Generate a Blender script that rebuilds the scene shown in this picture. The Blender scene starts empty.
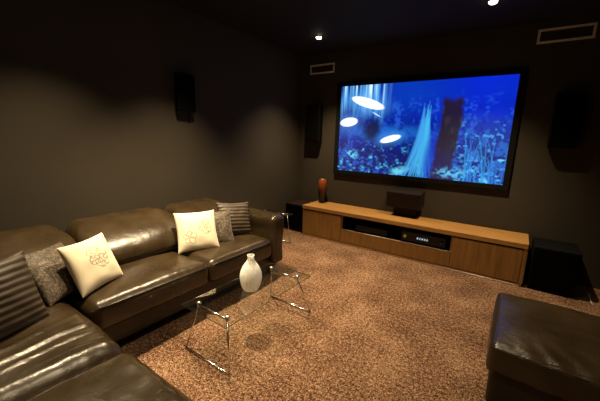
import bpy, bmesh, math, random
import numpy as np
from mathutils import Vector, Matrix, noise

R = math.radians
random.seed(4)
scene = bpy.context.scene
col = scene.collection

# ------------------------------------------------------------------ materials
def new_mat(name):
    m = bpy.data.materials.new(name); m.use_nodes = True
    nt = m.node_tree
    return m, nt, nt.nodes['Principled BSDF']

def N(nt, kind, **kw):
    n = nt.nodes.new(kind)
    for k, v in kw.items():
        if k in n.inputs: n.inputs[k].default_value = v
        else: setattr(n, k, v)
    return n

def ramp(nt, stops, fac):
    r = nt.nodes.new('ShaderNodeValToRGB')
    e = r.color_ramp.elements
    e[0].position, e[0].color = stops[0][0], (*stops[0][1], 1)
    e[1].position, e[1].color = stops[-1][0], (*stops[-1][1], 1)
    for p, c in stops[1:-1]:
        x = e.new(p); x.color = (*c, 1)
    nt.links.new(fac, r.inputs[0])
    return r

def coords(nt, scale=(1, 1, 1), kind='Object'):
    tc = nt.nodes.new('ShaderNodeTexCoord'); mp = nt.nodes.new('ShaderNodeMapping')
    mp.inputs['Scale'].default_value = scale
    nt.links.new(tc.outputs[kind], mp.inputs[0])
    return mp.outputs[0]

def bump(nt, b, height, strength=.3, dist=.01, prev=None):
    n = nt.nodes.new('ShaderNodeBump')
    n.inputs['Strength'].default_value = strength; n.inputs['Distance'].default_value = dist
    nt.links.new(height, n.inputs['Height'])
    if prev: nt.links.new(prev, n.inputs['Normal'])
    nt.links.new(n.outputs[0], b.inputs['Normal'])
    return n.outputs[0]

def plain(name, c, rough=.5, metal=0., spec=.5, noise_amt=.12, nscale=30):
    """a plain surface with slight procedural variation"""
    m, nt, b = new_mat(name)
    v = coords(nt)
    n = N(nt, 'ShaderNodeTexNoise', Scale=nscale, Detail=3.)
    nt.links.new(v, n.inputs['Vector'])
    r = ramp(nt, [(.3, tuple(x*(1-noise_amt) for x in c)), (.7, tuple(min(1, x*(1+noise_amt)) for x in c))], n.outputs[0])
    nt.links.new(r.outputs[0], b.inputs['Base Color'])
    b.inputs['Roughness'].default_value = rough; b.inputs['Metallic'].default_value = metal
    b.inputs['Specular IOR Level'].default_value = spec
    return m

def wall_mat(name, c, rough=.75):
    m, nt, b = new_mat(name)
    v = coords(nt)
    n = N(nt, 'ShaderNodeTexNoise', Scale=1.6, Detail=4.)
    nt.links.new(v, n.inputs['Vector'])
    r = ramp(nt, [(.3, tuple(x*.92 for x in c)), (.7, tuple(x*1.08 for x in c))], n.outputs[0])
    nt.links.new(r.outputs[0], b.inputs['Base Color'])
    b.inputs['Roughness'].default_value = rough; b.inputs['Specular IOR Level'].default_value = .25
    n2 = N(nt, 'ShaderNodeTexNoise', Scale=180., Detail=2.)
    nt.links.new(v, n2.inputs['Vector'])
    bump(nt, b, n2.outputs[0], .12, .002)
    return m

def carpet_mat():
    m, nt, b = new_mat('carpet')
    v = coords(nt)
    n = N(nt, 'ShaderNodeTexNoise', Scale=44., Detail=4., Roughness=.75)
    n2 = N(nt, 'ShaderNodeTexNoise', Scale=120., Detail=2.)
    n3 = N(nt, 'ShaderNodeTexNoise', Scale=3.2, Detail=3.)
    for x in (n, n2, n3): nt.links.new(v, x.inputs['Vector'])
    a = N(nt, 'ShaderNodeMath', operation='ADD'); nt.links.new(n.outputs[0], a.inputs[0]); nt.links.new(n2.outputs[0], a.inputs[1])
    h = N(nt, 'ShaderNodeMath', operation='MULTIPLY_ADD'); h.inputs[1].default_value = .43
    nt.links.new(a.outputs[0], h.inputs[0])
    s = N(nt, 'ShaderNodeMath', operation='MULTIPLY'); s.inputs[1].default_value = .14
    nt.links.new(n3.outputs[0], s.inputs[0]); nt.links.new(s.outputs[0], h.inputs[2])
    r = ramp(nt, [(.40, (.022, .010, .006)), (.475, (.125, .064, .037)), (.535, (.29, .16, .09)), (.615, (.55, .355, .222))], h.outputs[0])
    nt.links.new(r.outputs[0], b.inputs['Base Color'])
    b.inputs['Roughness'].default_value = 1.; b.inputs['Specular IOR Level'].default_value = .05
    bump(nt, b, a.outputs[0], .9, .012)
    return m

def leather_mat(name='leather', c=(.032, .0198, .0078), rough=.29):
    m, nt, b = new_mat(name)
    v = coords(nt)
    n = N(nt, 'ShaderNodeTexNoise', Scale=6., Detail=5.)
    nt.links.new(v, n.inputs['Vector'])
    r = ramp(nt, [(.3, tuple(x*.75 for x in c)), (.75, tuple(x*1.35 for x in c))], n.outputs[0])
    nt.links.new(r.outputs[0], b.inputs['Base Color'])
    rr = ramp(nt, [(.3, (rough*.85,)*3), (.7, (rough*1.2,)*3)], n.outputs[0])
    nt.links.new(rr.outputs[0], b.inputs['Roughness'])
    b.inputs['Specular IOR Level'].default_value = .55
    vo = N(nt, 'ShaderNodeTexVoronoi', Scale=190.)
    nt.links.new(v, vo.inputs['Vector'])
    p = bump(nt, b, vo.outputs['Distance'], .12, .002)
    n2 = N(nt, 'ShaderNodeTexNoise', Scale=11., Detail=3., Distortion=1.1)
    nt.links.new(v, n2.inputs['Vector'])
    bump(nt, b, n2.outputs[0], .15, .02, p)
    return m

def wood_mat(name, dark, light, axis='x'):
    m, nt, b = new_mat(name)
    v = coords(nt, (1.2, 16, 16) if axis == 'x' else (16, 16, 1.2))
    n = N(nt, 'ShaderNodeTexNoise', Scale=2.2, Detail=6., Distortion=.6)
    nt.links.new(v, n.inputs['Vector'])
    r = ramp(nt, [(.25, dark), (.5, tuple((a+b_)/2 for a, b_ in zip(dark, light))), (.75, light)], n.outputs[0])
    nt.links.new(r.outputs[0], b.inputs['Base Color'])
    b.inputs['Roughness'].default_value = .42; b.inputs['Specular IOR Level'].default_value = .4
    bump(nt, b, n.outputs[0], .06, .003)
    return m

def glass_mat():
    m, nt, b = new_mat('clear_glass')
    # thin table glass: clear with a mirror reflection that grows towards grazing views
    out = nt.nodes['Material Output']
    tr = N(nt, 'ShaderNodeBsdfTransparent'); tr.inputs[0].default_value = (.93, .955, .94, 1)
    gl = N(nt, 'ShaderNodeBsdfGlossy', Roughness=.01)
    fr = N(nt, 'ShaderNodeFresnel', IOR=1.5)
    mx = N(nt, 'ShaderNodeMixShader')
    ge = N(nt, 'ShaderNodeNewGeometry')
    inv = N(nt, 'ShaderNodeMath', operation='SUBTRACT'); inv.inputs[0].default_value = 1.
    nt.links.new(ge.outputs['Backfacing'], inv.inputs[1])
    fm = N(nt, 'ShaderNodeMath', operation='MULTIPLY', use_clamp=True)     # only the outer faces mirror
    dbl = N(nt, 'ShaderNodeMath', operation='MULTIPLY'); dbl.inputs[1].default_value = 1.9   # both faces of the sheet
    nt.links.new(fr.outputs[0], dbl.inputs[0]); nt.links.new(dbl.outputs[0], fm.inputs[0]); nt.links.new(inv.outputs[0], fm.inputs[1])
    nt.links.new(fm.outputs[0], mx.inputs[0]); nt.links.new(tr.outputs[0], mx.inputs[1]); nt.links.new(gl.outputs[0], mx.inputs[2])
    nt.links.new(mx.outputs[0], out.inputs['Surface'])
    return m

def emit_mat(name, c, strength):
    m, nt, b = new_mat(name)
    b.inputs['Base Color'].default_value = (*c, 1)
    b.inputs['Emission Color'].default_value = (*c, 1); b.inputs['Emission Strength'].default_value = strength
    return m

def flower_mat(name, base, ink, flowers):
    """cloth with line-drawn flowers; each flower a ring of thin petal circles in the pillow's own plane"""
    m, nt, b = new_mat(name)
    v = coords(nt)
    nz = N(nt, 'ShaderNodeTexNoise', Scale=14., Detail=2.)
    nt.links.new(v, nz.inputs['Vector'])
    sub = N(nt, 'ShaderNodeVectorMath', operation='SUBTRACT'); sub.inputs[1].default_value = (.5, .5, .5)
    nt.links.new(nz.outputs['Color'], sub.inputs[0])
    sc = N(nt, 'ShaderNodeVectorMath', operation='SCALE'); sc.inputs['Scale'].default_value = .05
    nt.links.new(sub.outputs[0], sc.inputs[0])
    ad = N(nt, 'ShaderNodeVectorMath', operation='ADD')
    nt.links.new(v, ad.inputs[0]); nt.links.new(sc.outputs[0], ad.inputs[1])
    fl = N(nt, 'ShaderNodeVectorMath', operation='MULTIPLY'); fl.inputs[1].default_value = (1, 1, 0)
    nt.links.new(ad.outputs[0], fl.inputs[0])
    acc = None
    for (cx, cy, rad, k) in flowers:
        for i in range(k):
            a = 2*math.pi*i/k+.4
            d = N(nt, 'ShaderNodeVectorMath', operation='DISTANCE')
            d.inputs[1].default_value = (cx+rad*math.cos(a), cy+rad*math.sin(a), 0)
            nt.links.new(fl.outputs[0], d.inputs[0])
            s = N(nt, 'ShaderNodeMath', operation='SUBTRACT'); s.inputs[1].default_value = rad*.72
            nt.links.new(d.outputs['Value'], s.inputs[0])
            ab = N(nt, 'ShaderNodeMath', operation='ABSOLUTE'); nt.links.new(s.outputs[0], ab.inputs[0])
            lt = N(nt, 'ShaderNodeMath', operation='LESS_THAN'); lt.inputs[1].default_value = .0022
            nt.links.new(ab.outputs[0], lt.inputs[0])
            if acc is None: acc = lt
            else:
                mx = N(nt, 'ShaderNodeMath', operation='MAXIMUM')
                nt.links.new(acc.outputs[0], mx.inputs[0]); nt.links.new(lt.outputs[0], mx.inputs[1]); acc = mx
    r = ramp(nt, [(0., base), (1., ink)], acc.outputs[0])
    nt.links.new(r.outputs[0], b.inputs['Base Color'])
    b.inputs['Roughness'].default_value = .85; b.inputs['Specular IOR Level'].default_value = .2
    w = N(nt, 'ShaderNodeTexNoise', Scale=300., Detail=1.); nt.links.new(v, w.inputs['Vector'])
    bump(nt, b, w.outputs[0], .15, .002)
    return m

def crushed_mat():
    m, nt, b = new_mat('crushed_brown_fabric')
    v = coords(nt)
    n = N(nt, 'ShaderNodeTexNoise', Scale=55., Detail=5., Distortion=1.5)
    nt.links.new(v, n.inputs['Vector'])
    r = ramp(nt, [(.35, (.018, .012, .007)), (.52, (.075, .052, .03)), (.68, (.22, .16, .095))], n.outputs[0])
    nt.links.new(r.outputs[0], b.inputs['Base Color'])
    b.inputs['Roughness'].default_value = .6; b.inputs['Sheen Weight'].default_value = .2
    bump(nt, b, n.outputs[0], .5, .006)
    return m

def stripe_mat():
    m, nt, b = new_mat('pleated_brown_fabric')
    v = coords(nt)
    w = N(nt, 'ShaderNodeTexWave', Scale=9., Distortion=.8, Detail=1.); w.bands_direction = 'Y'
    nt.links.new(v, w.inputs['Vector'])
    r = ramp(nt, [(.05, (.022, .014, .0075)), (.3, (.048, .031, .016)), (.8, (.07, .046, .024))], w.outputs['Fac'])
    nt.links.new(r.outputs[0], b.inputs['Base Color'])
    b.inputs['Roughness'].default_value = .55
    bump(nt, b, w.outputs['Fac'], .35, .012)
    return m

M = {}
M['wall'] = wall_mat('dark_taupe_paint', (.047, .037, .024))
M['wall_tv'] = wall_mat('dark_taupe_paint_tv', (.047, .037, .024))
M['ceiling'] = wall_mat('near_black_ceiling_paint', (.018, .017, .015), .8)
M['carpet'] = carpet_mat()
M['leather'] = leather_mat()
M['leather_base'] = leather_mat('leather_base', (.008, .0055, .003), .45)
M['piping'] = leather_mat('leather_piping', (.02, .0145, .008), .3)
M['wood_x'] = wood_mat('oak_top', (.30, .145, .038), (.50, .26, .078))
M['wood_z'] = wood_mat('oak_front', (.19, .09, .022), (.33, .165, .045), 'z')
M['black'] = plain('matt_black', (.003, .003, .003), .7, spec=.12)
M['black_frame'] = plain('black_velvet_frame', (.004, .004, .004), .8, spec=.15)
M['speaker'] = plain('black_speaker_cloth', (.0025, .0022, .002), 1., spec=.03, nscale=400)
M['brown_spk'] = plain('dark_brown_cloth', (.013, .007, .004), .7, spec=.2, nscale=300)
M['black_gloss'] = plain('black_gloss', (.004, .004, .004), .3, spec=.3)
M['red_wood'] = plain('dark_red_brown_veneer', (.02, .0075, .005), .45)
M['chrome'] = plain('chrome', (.8, .78, .72), .22, 1., noise_amt=.03)
M['steel'] = plain('brushed_metal', (.55, .5, .42), .3, 1., noise_amt=.05)
M['glass'] = glass_mat()
def glass_edge_mat():
    m, nt, b = new_mat('green_glass_edge')
    b.inputs['Base Color'].default_value = (.16, .22, .15, 1); b.inputs['Roughness'].default_value = .15
    tr = N(nt, 'ShaderNodeBsdfTransparent'); tr.inputs[0].default_value = (.55, .72, .6, 1)
    mx = N(nt, 'ShaderNodeMixShader'); mx.inputs[0].default_value = .55
    nt.links.new(b.outputs[0], mx.inputs[1]); nt.links.new(tr.outputs[0], mx.inputs[2])
    nt.links.new(mx.outputs[0], nt.nodes['Material Output'].inputs['Surface'])
    return m
M['glass_edge'] = glass_edge_mat()
def glass_sheet(lo, hi):
    bm = box_bm(lo, hi)
    for f_ in bm.faces: f_.material_index = 0 if abs(f_.normal.z) > .5 else 1
    bm.normal_update()
    for f_ in bm.faces: f_.material_index = 0 if abs(f_.normal.z) > .5 else 1
    return bm
M['vase'] = flower_mat('white_ceramic', (.97, .95, .88), (.86, .81, .71), [(.02, .03, .022, 5), (-.03, -.03, .02, 5), (.03, -.05, .02, 5)])
_b = M['vase'].node_tree.nodes['Principled BSDF']; _b.inputs['Subsurface Weight'].default_value = .5; _b.inputs['Subsurface Scale'].default_value = .05; _b.inputs['Subsurface Radius'].default_value = (1, .9, .7); _b.inputs['Roughness'].default_value = .4
M['cream_a'] = flower_mat('cream_cloth_bouquet', (.84, .74, .54), (.34, .285, .2), [(.0, .03, .04, 6), (.03, .0, .026, 5), (-.03, .02, .022, 5)])
M['cream_b'] = flower_mat('cream_cloth_two_flowers', (.84, .74, .54), (.34, .285, .2), [(-.075, -.06, .03, 5), (.065, .02, .034, 6)])
M['crushed'] = crushed_mat()
M['stripe'] = stripe_mat()
M['vent'] = plain('white_vent_metal', (.66, .6, .52), .5)
M['vent_dark'] = plain('vent_inside', (.03, .02, .013), .7)
M['lamp'] = emit_mat('lamp_lens', (1., .86, .62), 28.)
M['trim_ring'] = plain('dark_ring_metal', (.03, .028, .025), .4, .6)
M['display'] = emit_mat('display_digits', (.75, .88, 1.), .7)
M['green_led'] = emit_mat('dim_green_lamp', (.5, .42, .12), .12)
M['cable'] = plain('grey_white_cable', (.4, .38, .33), .5)

# ------------------------------------------------------------------ object helpers
def link(name, bm, mats, parent=None, smooth=True, loc=None):
    me = bpy.data.meshes.new(name)
    bm.normal_update(); bm.to_mesh(me); bm.free()
    for m in (mats if isinstance(mats, (list, tuple)) else [mats]): me.materials.append(m)
    if smooth: me.shade_smooth()
    o = bpy.data.objects.new(name, me); col.objects.link(o)
    if parent: o.parent = parent
    if loc: o.location = loc
    return o

def thing(name, label, cat, loc=(0, 0, 0), rotz=0., group=None):
    o = bpy.data.objects.new(name, None); col.objects.link(o)
    o.empty_display_size = .1
    o.location = loc; o.rotation_euler = (0, 0, rotz)
    return tag(o, label, cat, group)

def tag(o, label, cat, group=None):
    o['label'] = label; o['category'] = cat
    if group: o['group'] = group
    return o

def struct(o):
    o['kind'] = 'structure'; return o

def copy_tree(o, parent=None):
    c = o.copy(); col.objects.link(c)
    if parent: c.parent = parent
    for ch in [x for x in bpy.data.objects if x.parent == o]:
        copy_tree(ch, c)
    return c

def box(bm, lo, hi, bev=0., seg=2, mi=0):
    t = bmesh.new()
    bmesh.ops.create_cube(t, size=1)
    for v in t.verts:
        v.co = Vector([(lo[i]+hi[i])/2+v.co[i]*(hi[i]-lo[i]) for i in range(3)])
    if bev: bmesh.ops.bevel(t, geom=t.edges[:], offset=bev, segments=seg, affect='EDGES', profile=.5)
    merge(bm, t, mi)

def merge(bm, t, mi=0, mat=None):
    me = bpy.data.meshes.new('tmp')
    for f in t.faces: f.material_index = mi
    if mat is not None: t.transform(mat)
    t.to_mesh(me); t.free()
    bm.from_mesh(me); bpy.data.meshes.remove(me)

def box_bm(lo, hi, bev=0., seg=2):
    bm = bmesh.new(); box(bm, lo, hi, bev, seg); return bm

def tube_bm(pts, r, n=12, closed=False, bm=None):
    """swept round bar along a polyline with frames carried along"""
    bm = bm or bmesh.new()
    pts = [Vector(p) for p in pts]
    rings = []
    prev = None
    for i, p in enumerate(pts):
        if closed: d = (pts[(i+1) % len(pts)]-pts[i-1])
        else: d = pts[min(i+1, len(pts)-1)]-pts[max(i-1, 0)]
        d.normalize()
        a = prev if prev is not None else (Vector((0, 0, 1)) if abs(d.z) < .9 else Vector((1, 0, 0)))
        s = d.cross(a).normalized(); t = s.cross(d).normalized(); prev = t
        rings.append([bm.verts.new(p+(s*math.cos(k*2*math.pi/n)+t*math.sin(k*2*math.pi/n))*r) for k in range(n)])
    m = len(rings)
    for i in range(m if closed else m-1):
        A, B = rings[i], rings[(i+1) % m]
        for k in range(n):
            bm.faces.new((A[k], A[(k+1) % n], B[(k+1) % n], B[k]))
    if not closed:
        bm.faces.new(rings[0][::-1]); bm.faces.new(rings[-1])
    bmesh.ops.recalc_face_normals(bm, faces=bm.faces[:])
    return bm

def lathe_bm(prof, n=48, bm=None, cap=True):
    bm = bm or bmesh.new()
    rings = [[bm.verts.new((r*math.cos(k*2*math.pi/n), r*math.sin(k*2*math.pi/n), z)) for k in range(n)] for r, z in prof]
    for A, B in zip(rings, rings[1:]):
        for k in range(n): bm.faces.new((A[k], A[(k+1) % n], B[(k+1) % n], B[k]))
    if cap:
        bm.faces.new(rings[0][::-1]); bm.faces.new(rings[-1])
    bmesh.ops.recalc_face_normals(bm, faces=bm.faces[:])
    return bm

def smooth_prof(P, sub=6):
    out = []
    n = len(P)
    for i in range(n-1):
        p0, p1, p2, p3 = P[max(i-1, 0)], P[i], P[i+1], P[min(i+2, n-1)]
        for k in range(sub):
            t = k/sub
            out.append(tuple(.5*((2*b)+(-a+c)*t+(2*a-5*b+4*c-d)*t*t+(-a+3*b-3*c+d)*t**3) for a, b, c, d in zip(p0, p1, p2, p3)))
    out.append(P[-1])
    return out

def cushion_bm(size, r=.06, puff=.02, n=(30, 30, 10), fn=None, rfn=None):
    """soft rounded upholstery block centred on the origin; fn(p, q) returns an offset vector"""
    hx, hy, hz = [s/2 for s in size]
    bm = bmesh.new()
    cache = {}
    nx, ny, nz = n
    def spread(t):              # denser rows near the edges
        return math.sin(t*math.pi/2)*.55+t*.45
    def vert(i, j, k):
        key = (i, j, k)
        if key not in cache:
            u, v, w = spread(2*i/nx-1), spread(2*j/ny-1), spread(2*k/nz-1)
            q = Vector((u*hx, v*hy, w*hz))
            rr = r
            inner = Vector((max(-hx+rr, min(hx-rr, q.x)), max(-hy+rr, min(hy-rr, q.y)), max(-hz+min(rr, hz*.95), min(hz-min(rr, hz*.95), q.z))))
            d = q-inner
            if d.length > 1e-7: q = inner+d.normalized()*min(rr, 1.)
            if w > -.2:
                q.z += puff*(1-u**4)*(1-v**4)*max(0, min(1, (w+.2)/1.2))
            q.y += puff*.5*v*abs(v)*(1-u**2)*(1-w**2)
            q.x += puff*.5*u*abs(u)*(1-v**2)*(1-w**2)
            if fn: q = q+fn(q, (u, v, w))
            cache[key] = bm.verts.new(q)
        return cache[key]
    def sheet(a, b, mk, flip):
        for i in range(a):
            for j in range(b):
                f = [mk(i, j), mk(i+1, j), mk(i+1, j+1), mk(i, j+1)]
                bm.faces.new(f[::-1] if flip else f)
    sheet(nx, ny, lambda i, j: vert(i, j, nz), False); sheet(nx, ny, lambda i, j: vert(i, j, 0), True)
    sheet(nx, nz, lambda i, k: vert(i, 0, k), False); sheet(nx, nz, lambda i, k: vert(i, ny, k), True)
    sheet(ny, nz, lambda j, k: vert(nx, j, k), False); sheet(ny, nz, lambda j, k: vert(0, j, k), True)
    bmesh.ops.recalc_face_normals(bm, faces=bm.faces[:])
    return bm

def wob(p, s=4., amp=.006, seed=0.):
    return noise.noise(Vector((p.x*s+seed, p.y*s-seed, p.z*s+seed*.5)))*amp

# ------------------------------------------------------------------ the room
RX, RY0, RZ = 3.74, -4.80, 2.60
def slab(name, lo, hi, m):
    return struct(link(name, box_bm(lo, hi), m, smooth=False))
slab('floor', (-.12, RY0-.12, -.1), (RX+.12, .12, 0), M['carpet'])
slab('ceiling', (-.12, RY0-.12, RZ), (RX+.12, .12, RZ+.1), M['ceiling'])
slab('wall_left', (-.12, RY0-.12, 0), (0, .12, RZ), M['wall'])
slab('wall_back', (0, 0, 0), (RX, .12, RZ), M['wall_tv'])
slab('wall_right', (RX, RY0-.12, 0), (RX+.12, .12, RZ), M['wall'])
slab('wall_front', (0, RY0-.12, 0), (RX, RY0, RZ), M['wall'])

# ------------------------------------------------------------------ sectional sofa
SZ = .425    # seat height
sofa = thing('sectional_sofa', 'dark brown leather corner sofa along the left wall and into the lower left corner', 'sofa', (.55, -3.2, 0))
ox, oy = .55, -3.2
def sp(name, bm, m, c):
    """sofa part whose mesh is centred at world point c"""
    return link(name, bm, m, sofa, loc=(c[0]-ox, c[1]-oy, c[2]))
# plinth bodies
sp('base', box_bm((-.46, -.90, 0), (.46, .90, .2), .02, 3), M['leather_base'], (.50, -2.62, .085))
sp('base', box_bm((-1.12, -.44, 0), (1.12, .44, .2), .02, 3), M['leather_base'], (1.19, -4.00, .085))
for fx, fy in ((.9, -1.78), (.1, -1.78), (.9, -3.4), (2.2, -3.62), (2.2, -4.36), (.1, -4.36)):
    sp('foot', lathe_bm([(.028, 0), (.03, .02), (.034, .088)], 20), M['black'], (fx, fy, 0))

def crease(p, q, seed=0, amp=.004):
    return Vector((0, 0, wob(p, 5, amp, seed)+wob(p, 13, amp*.35, seed+3)))

def seat_fn(seed, pull=(1, 0)):
    def fn(p, q):
        u, v, w = q
        z = wob(p, 4, .007, seed)*(w > -.5)+wob(p, 14, .0018, seed+5)
        # short gathers running over the front edge
        e = max(0., (u-.62)/.38)
        g = math.sin(p.y*95+3*noise.noise(Vector((p.y*7, seed, 0))))*.0030*e*(1-e*.25)*max(0, noise.noise(Vector((p.y*3.3, seed*2, 1)))+.1)
        return Vector((g*.6, 0, z+g))
    return fn
sp('seat_cushion', cushion_bm((.74, .765, .19), .055, .022, (40, 60, 14), seat_fn(2.)), M['leather'], (.66, -2.252, .325))
sp('seat_cushion', cushion_bm((.74, .835, .19), .055, .022, (40, 60, 14), seat_fn(7.)), M['leather'], (.66, -3.055, .325))

folds = [  # polyline in world x,y ; width ; height
    ([(1.165, -3.99), (1.15, -3.84), (1.105, -3.70), (1.06, -3.56)], .020, .0085),
    ([(1.255, -3.97), (1.235, -3.84), (1.205, -3.69), (1.20, -3.53)], .026, .0115),
    ([(1.31, -3.93), (1.29, -3.80), (1.275, -3.66), (1.285, -3.54)], .018, .0075),
    ([(1.05, -3.92), (1.02, -3.76), (.98, -3.60)], .022, .006),
    ([(1.36, -3.80), (1.355, -3.68), (1.37, -3.56)], .012, .004),
]
def fold_height(x, y):
    h = 0.
    for pts, wd, ht in folds:
        wd *= .7
        y0, y1 = pts[0][1], pts[-1][1]
        if y < y0-.08 or y > y1+.08: continue
        yy = max(y0, min(y1, y))
        for (xa, ya), (xb, yb) in zip(pts, pts[1:]):
            if ya <= yy <= yb:
                t = (yy-ya)/(yb-ya); t = t*t*(3-2*t) if False else t
                xc = xa+(xb-xa)*t
                end = min(1, max(0, (y-(y0-.08))/.14))*min(1, max(0, (y1+.08-y)/.14))
                d = (x-xc)/wd
                # steeper towards the room side
                h += ht*end*math.exp(-d*d) if d < 0 else ht*end*math.exp(-(d*1.5)**2)
                break
    return h
def corner_fn(cx, cy):
    def fn(p, q):
        u, v, w = q
        z = 0.
        if w > .3:
            z = fold_height(p.x+cx, p.y+cy)+wob(p, 4, .009, 1.)+wob(p, 12, .002, 9.)
            e = max(0., (p.x+cx-1.405)/.088)
            z += -.040*e**1.2+math.sin(p.y*70+5*noise.noise(Vector((p.y*5, 4., p.x*6))))*.0022*e
        return Vector((0, 0, z))
    return fn
sp('corner_seat_cushion', cushion_bm((1.20, .94, .20), .075, .02, (110, 84, 12), corner_fn(.893, -3.978)), M['leather'], (.893, -3.978, .325))
def end_fn(p, q):
    u, v, w = q
    z = (wob(p, 3.5, .010, 21.)+wob(p, 11, .003, 17.)) if w > .3 else 0.
    e = max(0., (v-.55)/.45)
    z += math.sin(p.x*60+2*p.y*30)*.002*e
    return Vector((0, 0, z))
sp('seat_cushion', cushion_bm((.83, .94, .185), .06, .016, (56, 60, 12), end_fn), M['leather'], (1.912, -3.978, .325))

def back_fn(seed, ln):
    def fn(p, q):
        u, v, w = q
        # wedge: front face leans back, top narrower
        t = (w+1)/2
        tz = (p.z+.1725)/.345
        dx = -(p.x+.265)*.60*tz**3
        b = .028*(1-v**4)*(1-w*w)*max(0, u)
        n_ = wob(p, 5, .008, seed)+wob(p, 15, .002, seed+2)
        return Vector((dx+b+n_*max(0, u), 0, n_))
    return fn
def back_cushion(y0, y1, seed):
    c = (.335, (y0+y1)/2, .548)
    sp('back_cushion', cushion_bm((.53, y1-y0, .345), .115, .0, (24, 50, 22), back_fn(seed, y1-y0)), M['leather'], c)
back_cushion(-2.475, -1.86, 3.); back_cushion(-3.285, -2.485, 11.); back_cushion(-4.40, -3.295, 19.)
# frame behind the back cushions, and the low back of the short leg
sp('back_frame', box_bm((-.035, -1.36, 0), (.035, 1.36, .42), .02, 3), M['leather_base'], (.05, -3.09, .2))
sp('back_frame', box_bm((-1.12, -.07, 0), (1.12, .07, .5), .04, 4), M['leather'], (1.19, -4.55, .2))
def arm_fn(p, q):
    u, v, w = q
    roll = .012*math.exp(-((w-.75)/.25)**2)*(abs(v) > .2)*(1 if v > 0 else -1)
    return Vector((.006*math.sin(p.z*18)*(u > .8), roll, wob(p, 6, .004, 31.)-.0*(u)))
sp('armrest', cushion_bm((.96, .155, .49), .042, .008, (40, 18, 26), arm_fn), M['leather'], (.555, -1.782, .393))
# piping along seams of the seat fronts
def pipe(pts, m=M['piping'], r=.005):
    c = Vector(pts[0])
    sp('piping', tube_bm([Vector(p)-c for p in pts], r, 8), m, c)
pipe([(1.028, -2.62+.70*i/10, .395) for i in range(11)]); pipe([(1.028, -3.45+.80*i/10, .395) for i in range(11)])

# ------------------------------------------------------------------ ottoman
ott = thing('ottoman', 'dark brown leather ottoman cut off by the right edge of the photo', 'ottoman', (3.265, -2.045, 0))
OT = .415
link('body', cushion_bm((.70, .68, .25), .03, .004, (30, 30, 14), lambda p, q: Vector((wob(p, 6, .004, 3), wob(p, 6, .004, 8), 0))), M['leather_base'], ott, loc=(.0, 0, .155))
def ott_fn(p, q):
    u, v, w = q
    e = max(0., (-v-.45)/.55)
    g = math.sin(p.x*62+p.y*35+4*noise.noise(Vector((p.x*4, p.y*4, 2))))*.005*e*(1-e*.4)*max(0, min(1, (p.x+.30)/.15))
    return Vector((0, 0, wob(p, 4, .008, 13)+g))
link('seat_cushion', cushion_bm((.74, .735, .17), .034, .018, (60, 60, 14), ott_fn), M['leather'], ott, loc=(0, 0, OT-.095))
ring = []
for i in range(48):
    a = i*2*math.pi/48
    k = lambda t, h: math.copysign(abs(t)**.22, t)*h
    ring.append((k(math.cos(a), .367), k(math.sin(a), .363), OT-.034))
link('piping', tube_bm(ring, .006, 8, True), M['piping'], ott)
for sx in (-1, 1):
    for sy in (-1, 1):
        link('foot', lathe_bm([(.026, 0), (.03, .035)], 16), M['black'], ott, loc=(sx*.29, sy*.28, 0))

# ------------------------------------------------------------------ throw pillows
def pillow_bm(S, thick, n=36, seed=0.):
    bm = bmesh.new()
    side = {}
    for s in (1, -1):
        for i in range(n+1):
            for j in range(n+1):
                u, v = math.sin((2*i/n-1)*math.pi/2), math.sin((2*j/n-1)*math.pi/2)
                edge = i in (0, n) or j in (0, n)
                if s == -1 and edge: side[(s, i, j)] = side[(1, i, j)]; continue
                pin = .075                                        # sides curve in, corners stay pointed
                x = u*(1-pin*(1-v*v)*1.)*S/2; y = v*(1-pin*(1-u*u)*1.)*S/2
                z = s*thick/2*((1-u*u)*(1-v*v))**.42
                z += noise.noise(Vector((x*14+seed, y*14, s*3)))*.006*(1-max(abs(u), abs(v))**3)
                side[(s, i, j)] = bm.verts.new((x, y, z))
    for s in (1, -1):
        for i in range(n):
            for j in range(n):
                f = [side[(s, i, j)], side[(s, i+1, j)], side[(s, i+1, j+1)], side[(s, i, j+1)]]
                bm.faces.new(f if s == 1 else f[::-1])
    return bm
def pillow(label, S, C, az, le, ro, m, thick=.13, seed=0., group='throw pillows on the sofa'):
    az, le, ro = R(az), R(le), R(ro)
    n = Vector((math.cos(le)*math.cos(az), math.cos(le)*math.sin(az), math.sin(le)))
    r_ = Vector((-math.sin(az), math.cos(az), 0)); u_ = n.cross(r_)
    r2 = math.cos(ro)*r_+math.sin(ro)*u_; u2 = -math.sin(ro)*r_+math.cos(ro)*u_
    o = link('throw_pillow', pillow_bm(S, thick, 36, seed), m)
    o.matrix_world = Matrix((( r2.x, u2.x, n.x, C[0]), (r2.y, u2.y, n.y, C[1]), (r2.z, u2.z, n.z, C[2]), (0, 0, 0, 1)))
    # seam cord around the rim
    return tag(o, label, 'pillow', group)
pillow('cream pillow with one line-drawn bouquet, tilted diamond-wise in the sofa corner', 0.328, (.764, -3.345, .578), 24, 26, 0, M['cream_a'], .12, 1)
pillow('cream pillow with two line-drawn flowers, upright on the middle of the sofa', .35, (.69, -2.50, .582), -24, 28, 0, M['cream_b'], .12, 2)
pillow('mottled brown pillow between the striped pillow and the tilted cream one at left', .34, (.69, -3.52, .560), 34, 38, -4, M['crushed'], .12, 3)
pillow('small mottled brown pillow half hidden behind the upright cream pillow', .33, (.668, -2.285, .556), -28, 31, 0, M['crushed'], .11, 4)
pillow('dark brown pleated pillow at the left edge of the photo', .38, (.978, -3.847, .604), 20, 20, 0, M['stripe'], .13, 5)
pillow('dark brown pleated pillow leaning by the sofa armrest near the far end', .34, (.66, -2.035, .592), -20, 24, -4, M['stripe'], .12, 6)

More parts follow.
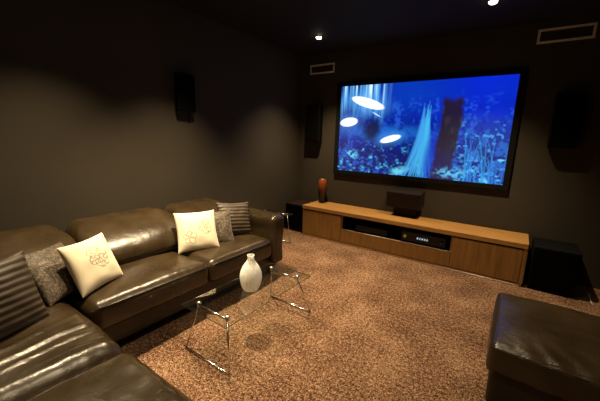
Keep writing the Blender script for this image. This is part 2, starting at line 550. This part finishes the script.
# ------------------------------------------------------------------ glass coffee table
TZ = .330
ct = thing('coffee_table', 'clear glass coffee table on slim chrome frames in front of the sofa', 'table', (1.453, -2.61, 0))
link('glass_top', glass_sheet((-.2085, -.44, TZ-.008), (.2085, .44, TZ)), [M['glass'], M['glass_edge']], ct, smooth=False)
def table_end(y_top, y_foot, parent, xt=.133, xf=.207, zt=TZ-.015, r=.0065):
    fr = link('end_frame', tube_bm([(-xf-.005, y_foot, r+.001), (xf+.005, y_foot, r+.001)], r*1.25, 12), M['chrome'], parent)
    link('cross_bar', tube_bm([(-xt, y_top, zt), (xt, y_top, zt)], r, 12), M['chrome'], fr)
    for s in (-1, 1):
        link('leg', tube_bm([(s*xf, y_foot, r*2), (s*xt, y_top, zt)], r*.9, 12), M['chrome'], parent)
        link('glass_fixing', lathe_bm([(.009, TZ-.024), (.013, TZ-.018), (.013, TZ-.0085)], 20), M['chrome'], parent, loc=(s*xt, y_top, 0))
        link('fixing_cap', lathe_bm([(.016, TZ+.0005), (.017, TZ+.006), (.011, TZ+.012)], 20), M['chrome'], parent, loc=(s*xt, y_top, 0))
table_end(-.365, -.42, ct); table_end(.36, .452, ct)

# white vase on the table
vz = TZ+.001
vprof = smooth_prof([(.040, 0), (.052, .006), (.068, .04), (.0775, .088), (.074, .130), (.058, .172), (.036, .205), (.024, .228), (.0225, .245), (.0255, .258)], 5)
inner = [(r_*.86, z) for r_, z in reversed(vprof) if z > .16]
vase = link('vase', lathe_bm(vprof+inner, 56), M['vase'], loc=(1.452, -2.632, vz))
tag(vase, 'white bottle-necked ceramic vase standing on the glass coffee table', 'vase')

# ------------------------------------------------------------------ glass side table past the armrest
st = thing('side_table', 'small glass and chrome side table just past the sofa armrest', 'table', (.285, -1.16, 0))
link('glass_top', glass_sheet((-.24, -.30, .40), (.24, .30, .406)), [M['glass'], M['glass_edge']], st, smooth=False)
for sy in (-1, 1):
    link('cross_bar', tube_bm([(-.2, sy*.24, .394), (.2, sy*.24, .394)], .006, 10), M['chrome'], st)
    link('foot_bar', tube_bm([(-.23, sy*.28, .008), (.23, sy*.28, .008)], .007, 10), M['chrome'], st)
    for sx in (-1, 1):
        link('leg', tube_bm([(sx*.22, sy*.28, .012), (sx*.19, sy*.24, .394)], .006, 10), M['chrome'], st)
        link('glass_fixing', lathe_bm([(.012, .4065), (.012, .413), (.008, .416)], 16), M['chrome'], st, loc=(sx*.19, sy*.24, 0))

# ------------------------------------------------------------------ low oak cabinet under the screen
CX0, CX1, CD, CH = .405, 3.083, .465, .45
cab = thing('media_cabinet', 'long low oak cabinet with an open shelf under the screen', 'cabinet', (CX0, 0, 0))
W_ = CX1-CX0
yb = -.012
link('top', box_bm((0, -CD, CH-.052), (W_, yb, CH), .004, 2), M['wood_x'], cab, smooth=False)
bm = bmesh.new()
box(bm, (.0, -CD+.02, .03), (.022, yb, CH-.053)); box(bm, (W_-.034, -CD+.004, .03), (W_, yb, CH-.053))
box(bm, (.022, yb-.012, .03), (W_-.034, yb, CH-.053)); box(bm, (.022, -CD+.03, .03), (W_-.034, yb-.012, .045))
box(bm, (.625, -CD+.03, .045), (.645, yb-.012, CH-.053)); box(bm, (1.985, -CD+.03, .045), (2.005, yb-.012, CH-.053))
box(bm, (.645, -CD+.03, .195), (1.985, yb-.012, .212))
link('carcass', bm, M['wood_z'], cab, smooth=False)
bm = bmesh.new(); box(bm, (.646, yb-.018, .213), (1.984, yb-.0125, CH-.054))  # black sheets added inside the open shelf, standing in for its shade
box(bm, (.6455, -CD+.031, .2125), (.650, yb-.018, CH-.054)); box(bm, (1.98, -CD+.031, .2125), (1.9845, yb-.018, CH-.054)); box(bm, (.65, -CD+.031, .2122), (1.98, yb-.018, .2134))
link('shelf_shade', bm, M['black'], cab, smooth=False)
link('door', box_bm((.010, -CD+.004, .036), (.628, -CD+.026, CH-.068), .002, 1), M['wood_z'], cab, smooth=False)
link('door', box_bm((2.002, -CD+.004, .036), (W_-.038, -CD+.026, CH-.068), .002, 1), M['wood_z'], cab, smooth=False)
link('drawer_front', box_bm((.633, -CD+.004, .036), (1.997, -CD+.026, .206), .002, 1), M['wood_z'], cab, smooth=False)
link('edge_strip', box_bm((.633, -CD+.003, .2065), (1.997, -CD+.0295, .2125), .001, 1), M['steel'], cab, smooth=False)
link('gap_shade', box_bm((.022, -CD+.034, CH-.068), (.625, -CD+.04, CH-.054)), M['black'], cab, smooth=False)  # black strips stand in for the shadow line between top and doors
link('gap_shade', box_bm((2.005, -CD+.034, CH-.068), (W_-.04, -CD+.04, CH-.054)), M['black'], cab, smooth=False)
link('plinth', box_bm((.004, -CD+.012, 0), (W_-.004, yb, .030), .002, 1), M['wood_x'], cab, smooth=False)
link('edge_strip', box_bm((.004, -CD+.006, .0), (W_-.004, -CD+.0115, .014), .001, 1), M['steel'], cab, smooth=False)

# audio units on the open shelf
def receiver(label, x, w, h, lit):
    t = thing('audio_receiver', label, 'receiver', (x, -.25, .2135))
    link('case', box_bm((-w/2, -.165, .010), (w/2, .15, h), .004, 2), M['black'], t, smooth=False)
    link('front_panel', box_bm((-w/2+.002, -.172, .012), (w/2-.002, -.166, h-.002), .002, 1), M['black_gloss'], t, smooth=False)
    for sx in (-1, 1):
        k = tube_bm([(0, -.172, 0), (0, -.186, 0)], .017 if lit else .011, 20)
        link('knob', k, M['green_led'] if (lit and sx < 0) else M['black_gloss'], t, loc=(sx*(w/2-.045), 0, h*.55))
    if lit:
        bm = bmesh.new()
        # a row of segment digits on the display
        for i in range(5):
            cx = -.065+i*.027
            for (a, b_) in (((0, 0), (.012, .003)), ((0, .012), (.012, .015)), ((0, 0), (.003, .015)), ((.009, 0), (.012, .026))):
                if (i+a[1]*100) % 3 < 2.2: box(bm, (cx+a[0], -.1735, .055+a[1]), (cx+b_[0], -.1725, .055+b_[1]))
        link('display', bm, M['display'], t, smooth=False)
    else:
        bm = bmesh.new()
        for i in range(7): box(bm, (-.13+i*.036, -.176, h*.35), (-.108+i*.036, -.172, h*.5), .001, 1)
        link('button', bm, M['trim_ring'], t, smooth=False)
    for sx in (-1, 1):
        link('foot', lathe_bm([(.016, 0), (.016, .0105)], 14), M['black'], t, loc=(sx*(w/2-.05), -.1, 0))
        link('foot', lathe_bm([(.016, 0), (.016, .0105)], 14), M['black'], t, loc=(sx*(w/2-.05), .1, 0))
receiver('black receiver with a lit white display on the cabinet shelf', 2.09, .50, .125, True)
receiver('black unlit player with small buttons at the left of the cabinet shelf', 1.45, .43, .085, False)

# orange vase on the cabinet
op = smooth_prof([(.046, 0), (.050, .01), (.046, .05), (.052, .10), (.064, .17), (.069, .235), (.064, .30), (.050, .345), (.038, .362)], 5)
m, nt, b = new_mat('orange_black_glaze')
g = nt.nodes.new('ShaderNodeTexCoord'); sx_ = nt.nodes.new('ShaderNodeSeparateXYZ'); nt.links.new(g.outputs['Object'], sx_.inputs[0])
nz = N(nt, 'ShaderNodeTexNoise', Scale=14., Detail=3.); nt.links.new(g.outputs['Object'], nz.inputs['Vector'])
ma = N(nt, 'ShaderNodeMath', operation='MULTIPLY_ADD'); ma.inputs[1].default_value = .12; nt.links.new(nz.outputs[0], ma.inputs[0]); nt.links.new(sx_.outputs['Z'], ma.inputs[2])
rp = ramp(nt, [(.16, (.012, .006, .004)), (.25, (.08, .018, .006)), (.36, (.26, .064, .015))], ma.outputs[0])
nt.links.new(rp.outputs[0], b.inputs['Base Color']); b.inputs['Roughness'].default_value = .3
ov = link('vase', lathe_bm(op+[(r_*.8, z) for r_, z in reversed(op) if z > .25], 44), m, loc=(.53, -.13, CH+.001))
tag(ov, 'tall orange and black vase on the left end of the oak cabinet', 'vase')

# centre speaker on the cabinet
cs = thing('center_speaker', 'dark brown centre speaker on a low stand on the cabinet', 'speaker', (1.765, -.14, CH+.001))
bm = box_bm((-.215, -.085, 0), (.215, .105, .205), .008, 3)
t_ = Matrix.Translation((0, 0, .128)) @ Matrix.Rotation(R(8), 4, 'X')
bm.transform(t_); link('cabinet', bm, M['brown_spk'], cs, smooth=False)
bm = box_bm((-.205, -.094, .01), (.205, -.086, .195), .003, 2); bm.transform(t_)
link('grille', bm, M['brown_spk'], cs, smooth=False)
bm = bmesh.new(); box(bm, (-.15, -.01, 0), (.15, .09, .012), .002, 1); box(bm, (-.14, .0, .012), (.14, .06, .122))
link('stand', bm, M['brown_spk'], cs, smooth=False)

# ------------------------------------------------------------------ projection screen
SX0, SW, SZ0 = .706, 2.069, .957
SH = SW/1.7778
scr = thing('projection_screen', 'large black-framed screen showing a glowing blue forest picture on the wall', 'screen', (SX0, 0, SZ0))
FW = .062
def frame_bar(lo, hi): box(fb, lo, hi, .006, 2)
fb = bmesh.new()
frame_bar((-FW, -.04, -FW), (SW+FW, -.012, 0)); frame_bar((-FW, -.04, SH), (SW+FW, -.012, SH+FW))
frame_bar((-FW, -.04, 0), (0, -.012, SH)); frame_bar((SW, -.04, 0), (SW+FW, -.012, SH))
link('frame', fb, M['black_frame'], scr, smooth=False)
link('back_panel', box_bm((-FW+.02, -.018, -FW+.02), (SW+FW-.02, -.002, SH+FW-.02)), M['black'], scr, smooth=False)

def picture(nu, nv):
    rng = np.random.default_rng(5)
    u, v = np.meshgrid((np.arange(nu)+.5)/nu, (np.arange(nv)+.5)/nv)    # v from the top
    def vn(fx, fy, seed):
        g = np.random.default_rng(seed).random((int(fy)+2, int(fx)+2))
        x, y = u*fx, v*fy; i, j = x.astype(int), y.astype(int)
        a, b_ = x-i, y-j; a = a*a*(3-2*a); b_ = b_*b_*(3-2*b_)
        return (g[j, i]*(1-a)+g[j, i+1]*a)*(1-b_)+(g[j+1, i]*(1-a)+g[j+1, i+1]*a)*b_
    C = np.zeros((nv, nu, 3))
    def mix(col_, a):
        a = np.clip(a, 0, 1)[..., None]; C[:] = C*(1-a)+np.array(col_)*a
    def sm(a, b_, x): t = np.clip((x-a)/(b_-a), 0, 1); return t*t*(3-2*t)
    def ell(cu, cv, ru, rv, ang=0., soft=.25):
        x = (u-cu)*1.7778; y = v-cv; c, s = np.cos(ang), np.sin(ang)
        d = np.sqrt(((x*c+y*s)/(ru*1.7778))**2+((-x*s+y*c)/rv)**2)
        return 1-sm(1-soft, 1+soft, d)
    C[:] = (.0, .012, .22)
    mix((.0, .02, .62), sm(.35, .85, u)*(1-sm(.3, .62, v))*(.65+.35*vn(7, 4, 1)))
    mix((.0, .05, .55), ell(.42, .1, .22, .25, 0, .8)*.6)
    mix((.0, .003, .06), sm(.55, .8, v)*.75)
    mix((.01, .16, .62), ell(.33, .54, .26, .075, 0, .7)*.75)              # band of light between the trees
    mix((.0, .05, .35), ell(.85, .55, .2, .16, 0, .8)*.5)
    mix((.0, .01, .30), sm(.45, .8, vn(26, 15, 40)*.6+vn(60, 34, 41)*.4)*sm(.12, .5, v)*.75)
    mix((.02, .12, .75), sm(.55, .85, vn(40, 9, 42)*.6+vn(80, 50, 43)*.45)*sm(.05, .3, v)*.55)
    # hanging vines, top left
    st_ = vn(70, 2.2, 3)*.75+vn(150, 3, 4)*.35
    vine = sm(.32, .72, st_)*(1-sm(.12, .46, v+.22*vn(34, 1, 6)-.1))*(1-sm(.25, .36, u))
    mix((.14, .5, .92), vine); mix((.75, .95, 1.), sm(.6, .9, st_)*vine*(1-sm(.08, .36, v)))
    # undergrowth speckle
    sp_ = vn(80, 52, 8)*vn(38, 22, 9)*1.6
    low = sm(.60, .78, v)*(.5+.5*sm(.1, 0, np.abs(u-.2))+.5*sm(.72, .85, u))
    mix((.01, .22, .62), sm(.42, .8, sp_)*np.clip(low, 0, 1)*.9)
    mix((.12, .62, .85), sm(.75, 1.05, sp_)*np.clip(low, 0, 1))
    r2 = sm(.66, .74, u)*sm(.34, .5, v)
    mix((.01, .12, .55), sm(.35, .75, vn(70, 34, 12)*vn(26, 16, 13)*1.7)*r2*.8)
    mix((.05, .34, .8), sm(.75, 1.05, vn(90, 60, 14)*vn(30, 20, 15)*1.7)*r2*.8)
    # leaning blades of grass at lower right
    for k in range(26):
        x0 = .70+.29*rng.random(); y0 = 1.0; h = .18+.32*rng.random(); ln = (rng.random()-.5)*.16
        t = np.clip((y0-v)/h, 0, 1)
        d = np.abs(u-(x0+ln*t*t))
        mix((.015, .12+.22*rng.random(), .7), (1-sm(.0, .006*(1-t*.8)+.0015, d))*(v > y0-h)*.75)
    # pale ferny clump with drooping fronds
    for k in range(46):
        x0 = .555+.04*rng.random(); top = .20+.35*rng.random(); dx = (rng.random()-.62)*.2
        t = np.clip((v-top)/(1-top), 0, 1)
        d = np.abs(u-(x0+dx*t**1.5))
        mix((.05, .28+.25*rng.random(), .78), (1-sm(0, .004+.016*t*(1-t)*4*.6, d))*(v > top)*.42)
    mix((.0, .03, .5), ell(.635, .8, .055, .26, .05, .5)*.8)
    # dark tree trunk
    w_ = .056+.007*(vn(3, 7, 20)-.5)*2+.009*(vn(4, 34, 21)-.5)*2-.006*(1-sm(.16, .34, v))+.012*sm(.85, 1., v)
    tr = (1-sm(.8, 1.15, np.abs(u-.698-.012*np.sin(v*5))/w_))*sm(.17, .25, v+.07*vn(24, 1, 22))
    mix((.014, .008, .016), tr*.96)
    mix((.05, .03, .035), tr*sm(.62, .9, vn(50, 10, 23))*.5)
    mix((.02, .01, .12), tr*sm(.6, .9, v)*.6)
    # dark bush and bright floating leaves
    mix((.0, .006, .05), ell(.24, .50, .055, .12, .3, .5)*sm(.2, .6, vn(30, 22, 25)+.3)*.95)
    glow = ell(.17, .20, .13, .10, .2, .9)*.5+ell(.065, .415, .07, .075, -.1, .9)*.4+ell(.365, .60, .075, .06, -.25, .9)*.35
    mix((.1, .45, 1.), glow)
    mix((1.25, 1.3, 1.35), ell(.195, .20, .115, .05, .30, .12)); mix((1.2, 1.25, 1.3), ell(.068, .415, .063, .05, -.12, .12))
    mix((1.2, 1.25, 1.3), ell(.365, .60, .066, .034, -.28, .12))
    mix((.7, .85, 1.2), ell(.26, .33, .03, .006, .5, .5))
    mix((.15, .75, .95), ell(.44, .945, .05, .035, -.3, .7)*(.3+.7*vn(50, 40, 27)))
    mix((.12, .62, .85), ell(.10, .80, .04, .05, 0, .8)*sm(.3, .7, vn(70, 50, 28)))
    mix((.1, .5, .85), ell(.74, .93, .07, .05, 0, .8)*sm(.3, .7, vn(70, 50, 29)))
    return C
NU, NV = 224, 126
pic = picture(NU, NV)
me = bpy.data.meshes.new('picture')
vx = [(SW*i/NU, -.022, SH*(1-j/NV)) for j in range(NV+1) for i in range(NU+1)]
fc = [(j*(NU+1)+i, (j+1)*(NU+1)+i, (j+1)*(NU+1)+i+1, j*(NU+1)+i+1) for j in range(NV) for i in range(NU)]
me.from_pydata(vx, [], fc)
ca = me.color_attributes.new('picture', 'FLOAT_COLOR', 'CORNER')
pp = np.concatenate([pic, np.ones((NV, NU, 1))], 2).reshape(-1, 4)
ca.data.foreach_set('color', np.repeat(pp, 4, axis=0).astype(np.float32).ravel())
m, nt, b = new_mat('screen_picture')
at = nt.nodes.new('ShaderNodeAttribute'); at.attribute_name = 'picture'
b.inputs['Base Color'].default_value = (.01, .01, .01, 1); b.inputs['Roughness'].default_value = .7
nt.links.new(at.outputs['Color'], b.inputs['Emission Color']); b.inputs['Emission Strength'].default_value = 1.12
me.materials.append(m)
po = bpy.data.objects.new('picture', me); col.objects.link(po); po.parent = scr

# ------------------------------------------------------------------ wall speakers
def speaker(label, lo, hi, face, group='black wall speakers'):
    """lo, hi: box in world; face: 'x' grille faces +x, 'y' grille faces -y"""
    c = ((lo[0]+hi[0])/2, (lo[1]+hi[1])/2, lo[2])
    t = thing('wall_speaker', label, 'speaker', c, 0, group)
    L = [lo[i]-c[i] for i in range(3)]; H = [hi[i]-c[i] for i in range(3)]
    link('cabinet', box_bm(L, H, .008, 3), M['black'], t, smooth=False)
    if face == 'x':
        link('grille', box_bm((H[0]+.001, L[1]+.008, .008), (H[0]+.011, H[1]-.008, H[2]-.008), .004, 2), M['speaker'], t, smooth=False)
        link('bracket', box_bm((L[0]-.0135, -.02, .06), (L[0]-.001, .02, .14), .003, 1), M['black'], t, smooth=False)
        link('cable', tube_bm([(.0, .06, .004), (L[0]+.01, .06, -.02), (L[0]-.004, .06, -.06), (L[0]-.006, .06, -.11)], .004, 8), M['black'], t)
    else:
        link('grille', box_bm((L[0]+.008, L[1]-.011, .008), (H[0]-.008, L[1]-.001, H[2]-.008), .004, 2), M['speaker'], t, smooth=False)
        link('bracket', box_bm((-.02, H[1]+.001, .2), (.02, -c[1]-.0005, .3), .003, 1), M['black'], t, smooth=False)
    return t
speaker('black speaker mounted high on the left wall above the sofa', (.014, -2.20, 1.62), (.075, -2.005, 1.985), 'x')
speaker('slim black speaker on the wall left of the screen', (.19, -.115, 1.355), (.415, -.02, 1.875), 'y')
speaker('black speaker on the wall right of the screen', (3.10, -.125, 1.38), (3.32, -.02, 1.91), 'y')

# ------------------------------------------------------------------ subwoofers either side of the cabinet
def subwoofer(label, loc, w, d, h, m):
    t = thing('subwoofer', label, 'subwoofer', loc, 0, 'subwoofers beside the cabinet')
    link('cabinet', box_bm((-w/2, -d/2+.012, .02), (w/2, d/2, h), .008, 3), m, t, smooth=False)
    link('grille', box_bm((-w/2+.008, -d/2, .03), (w/2-.008, -d/2+.011, h-.012), .004, 2), M['speaker'], t, smooth=False)
    for sx in (-1, 1):
        for sy in (-1, 1):
            link('foot', lathe_bm([(.02, 0), (.02, .021)], 14), M['black'], t, loc=(sx*(w/2-.05), sy*(d/2-.06), 0))
    return t
subwoofer('dark red-brown subwoofer between the left wall and the oak cabinet', (.205, -.215, 0), .32, .36, .42, M['red_wood'])
subwoofer('black subwoofer on the carpet right of the oak cabinet', (3.305, -.255, 0), .36, .40, .44, M['black'])
cb = link('cable', tube_bm([(3.60, -.06, .0065), (3.606, -.13, .0065), (3.615, -.22, .0065), (3.614, -.32, .0065), (3.608, -.42, .0065), (3.612, -.48, .0065)], .006, 8), M['cable'])
tag(cb, 'short pale cable lying on the carpet to the right of the black subwoofer', 'cable')

# ------------------------------------------------------------------ air vents on the screen wall
def vent(label, x0, x1, z0, z1, fw=.022):
    t = thing('air_vent', label, 'vent', (x0, 0, z0), 0, 'air vents above the screen')
    w, h = x1-x0, z1-z0
    bm = bmesh.new()
    box(bm, (0, -.014, 0), (w, -.0005, fw), .002, 1); box(bm, (0, -.014, h-fw), (w, -.0005, h), .002, 1)
    box(bm, (0, -.014, fw), (fw, -.0005, h-fw), .002, 1); box(bm, (w-fw, -.014, fw), (w, -.0005, h-fw), .002, 1)
    link('frame', bm, M['vent'], t, smooth=False)
    link('duct_backing', box_bm((fw, -.003, fw), (w-fw, -.0008, h-fw)), M['vent_dark'], t, smooth=False)
    k = 4
    for i in range(k):
        z = fw+(h-2*fw)*(i+.5)/k
        b_ = box_bm((fw, -.005, -.0012), (w-fw, .005, .0012)); b_.transform(Matrix.Translation((0, -.009, z)) @ Matrix.Rotation(R(35), 4, 'X'))
        link('slat', b_, M['vent_dark'], t, smooth=False)
vent('pale-framed air vent high on the wall left of the screen', .155, .565, 2.325, 2.455)
vent('dim air vent high on the wall above the right speaker', 2.87, 3.31, 2.395, 2.53)

# ------------------------------------------------------------------ recessed downlights
L_ENERGY = 245.
lights = [
    ((.70, -.67), 'lit ceiling downlight above the left end of the cabinet', 1.0),
    ((2.52, -.78), 'lit ceiling downlight above the screen, cut by the top edge of the photo', 1.0),
    ((.82, -2.35), 'ceiling downlight above the middle of the sofa, at the top edge of the photo', 1.8),
    ((2.52, -2.05), 'ceiling downlight above the ottoman', .38),
    ((.74, -3.30), 'ceiling downlight above the sofa corner', 1.15),
    ((2.52, -3.40), 'ceiling downlight above the camera position', .6),
]
proto = None
for (x, y), lab, k in lights:
    if proto is None:
        t = thing('ceiling_downlight', lab, 'light', (x, y, RZ), 0, 'downlights in the dark ceiling')
        link('trim_ring', lathe_bm([(.034, -.0005), (.048, -.0005), (.047, -.006), (.036, -.008), (.034, -.0005)], 32, cap=False), M['trim_ring'], t)
        link('lens', lathe_bm([(.001, -.024), (.016, -.022), (.030, -.013), (.0345, -.0008)], 28), M['lamp'], t)
        proto = t
    else:
        t = copy_tree(proto); t.location = (x, y, RZ); t['label'] = lab
    ld = bpy.data.lights.new('downlight_beam', 'SPOT')
    ld.energy = L_ENERGY*k; ld.color = (1., .78, .48)
    ld.spot_size = R(92); ld.spot_blend = 1.; ld.shadow_soft_size = .028
    lo = bpy.data.objects.new('downlight_beam', ld); col.objects.link(lo)
    lo.location = (x, y, RZ-.03)

# ------------------------------------------------------------------ world, camera, view
w = bpy.data.worlds.new('dark_room'); scene.world = w; w.use_nodes = True
w.node_tree.nodes['Background'].inputs[0].default_value = (0, 0, 0, 1)

F, yaw, pitch, roll = 313.694, -.603246, .19701, .0322101
cy, sy, cp, sp_ = math.cos(yaw), math.sin(yaw), math.cos(pitch), math.sin(pitch)
f = Vector((sy*cp, cy*cp, -sp_)); r = Vector((cy, -sy, 0)); u = r.cross(f)
r2 = math.cos(roll)*r+math.sin(roll)*u; u2 = -math.sin(roll)*r+math.cos(roll)*u
cam = bpy.data.cameras.new('camera'); cam.sensor_width = 36; cam.lens = F/600*36; cam.clip_start = .02
co = bpy.data.objects.new('camera', cam); col.objects.link(co)
co.matrix_world = Matrix(((r2.x, u2.x, -f.x, 2.89368), (r2.y, u2.y, -f.y, -4.14405), (r2.z, u2.z, -f.z, 1.39823), (0, 0, 0, 1)))
scene.camera = co
vs = scene.view_settings
vs.view_transform = 'Standard'; vs.look = 'None'; vs.gamma = 1; vs.use_curve_mapping = False; vs.exposure = 0.
scene.cycles.max_bounces = 8
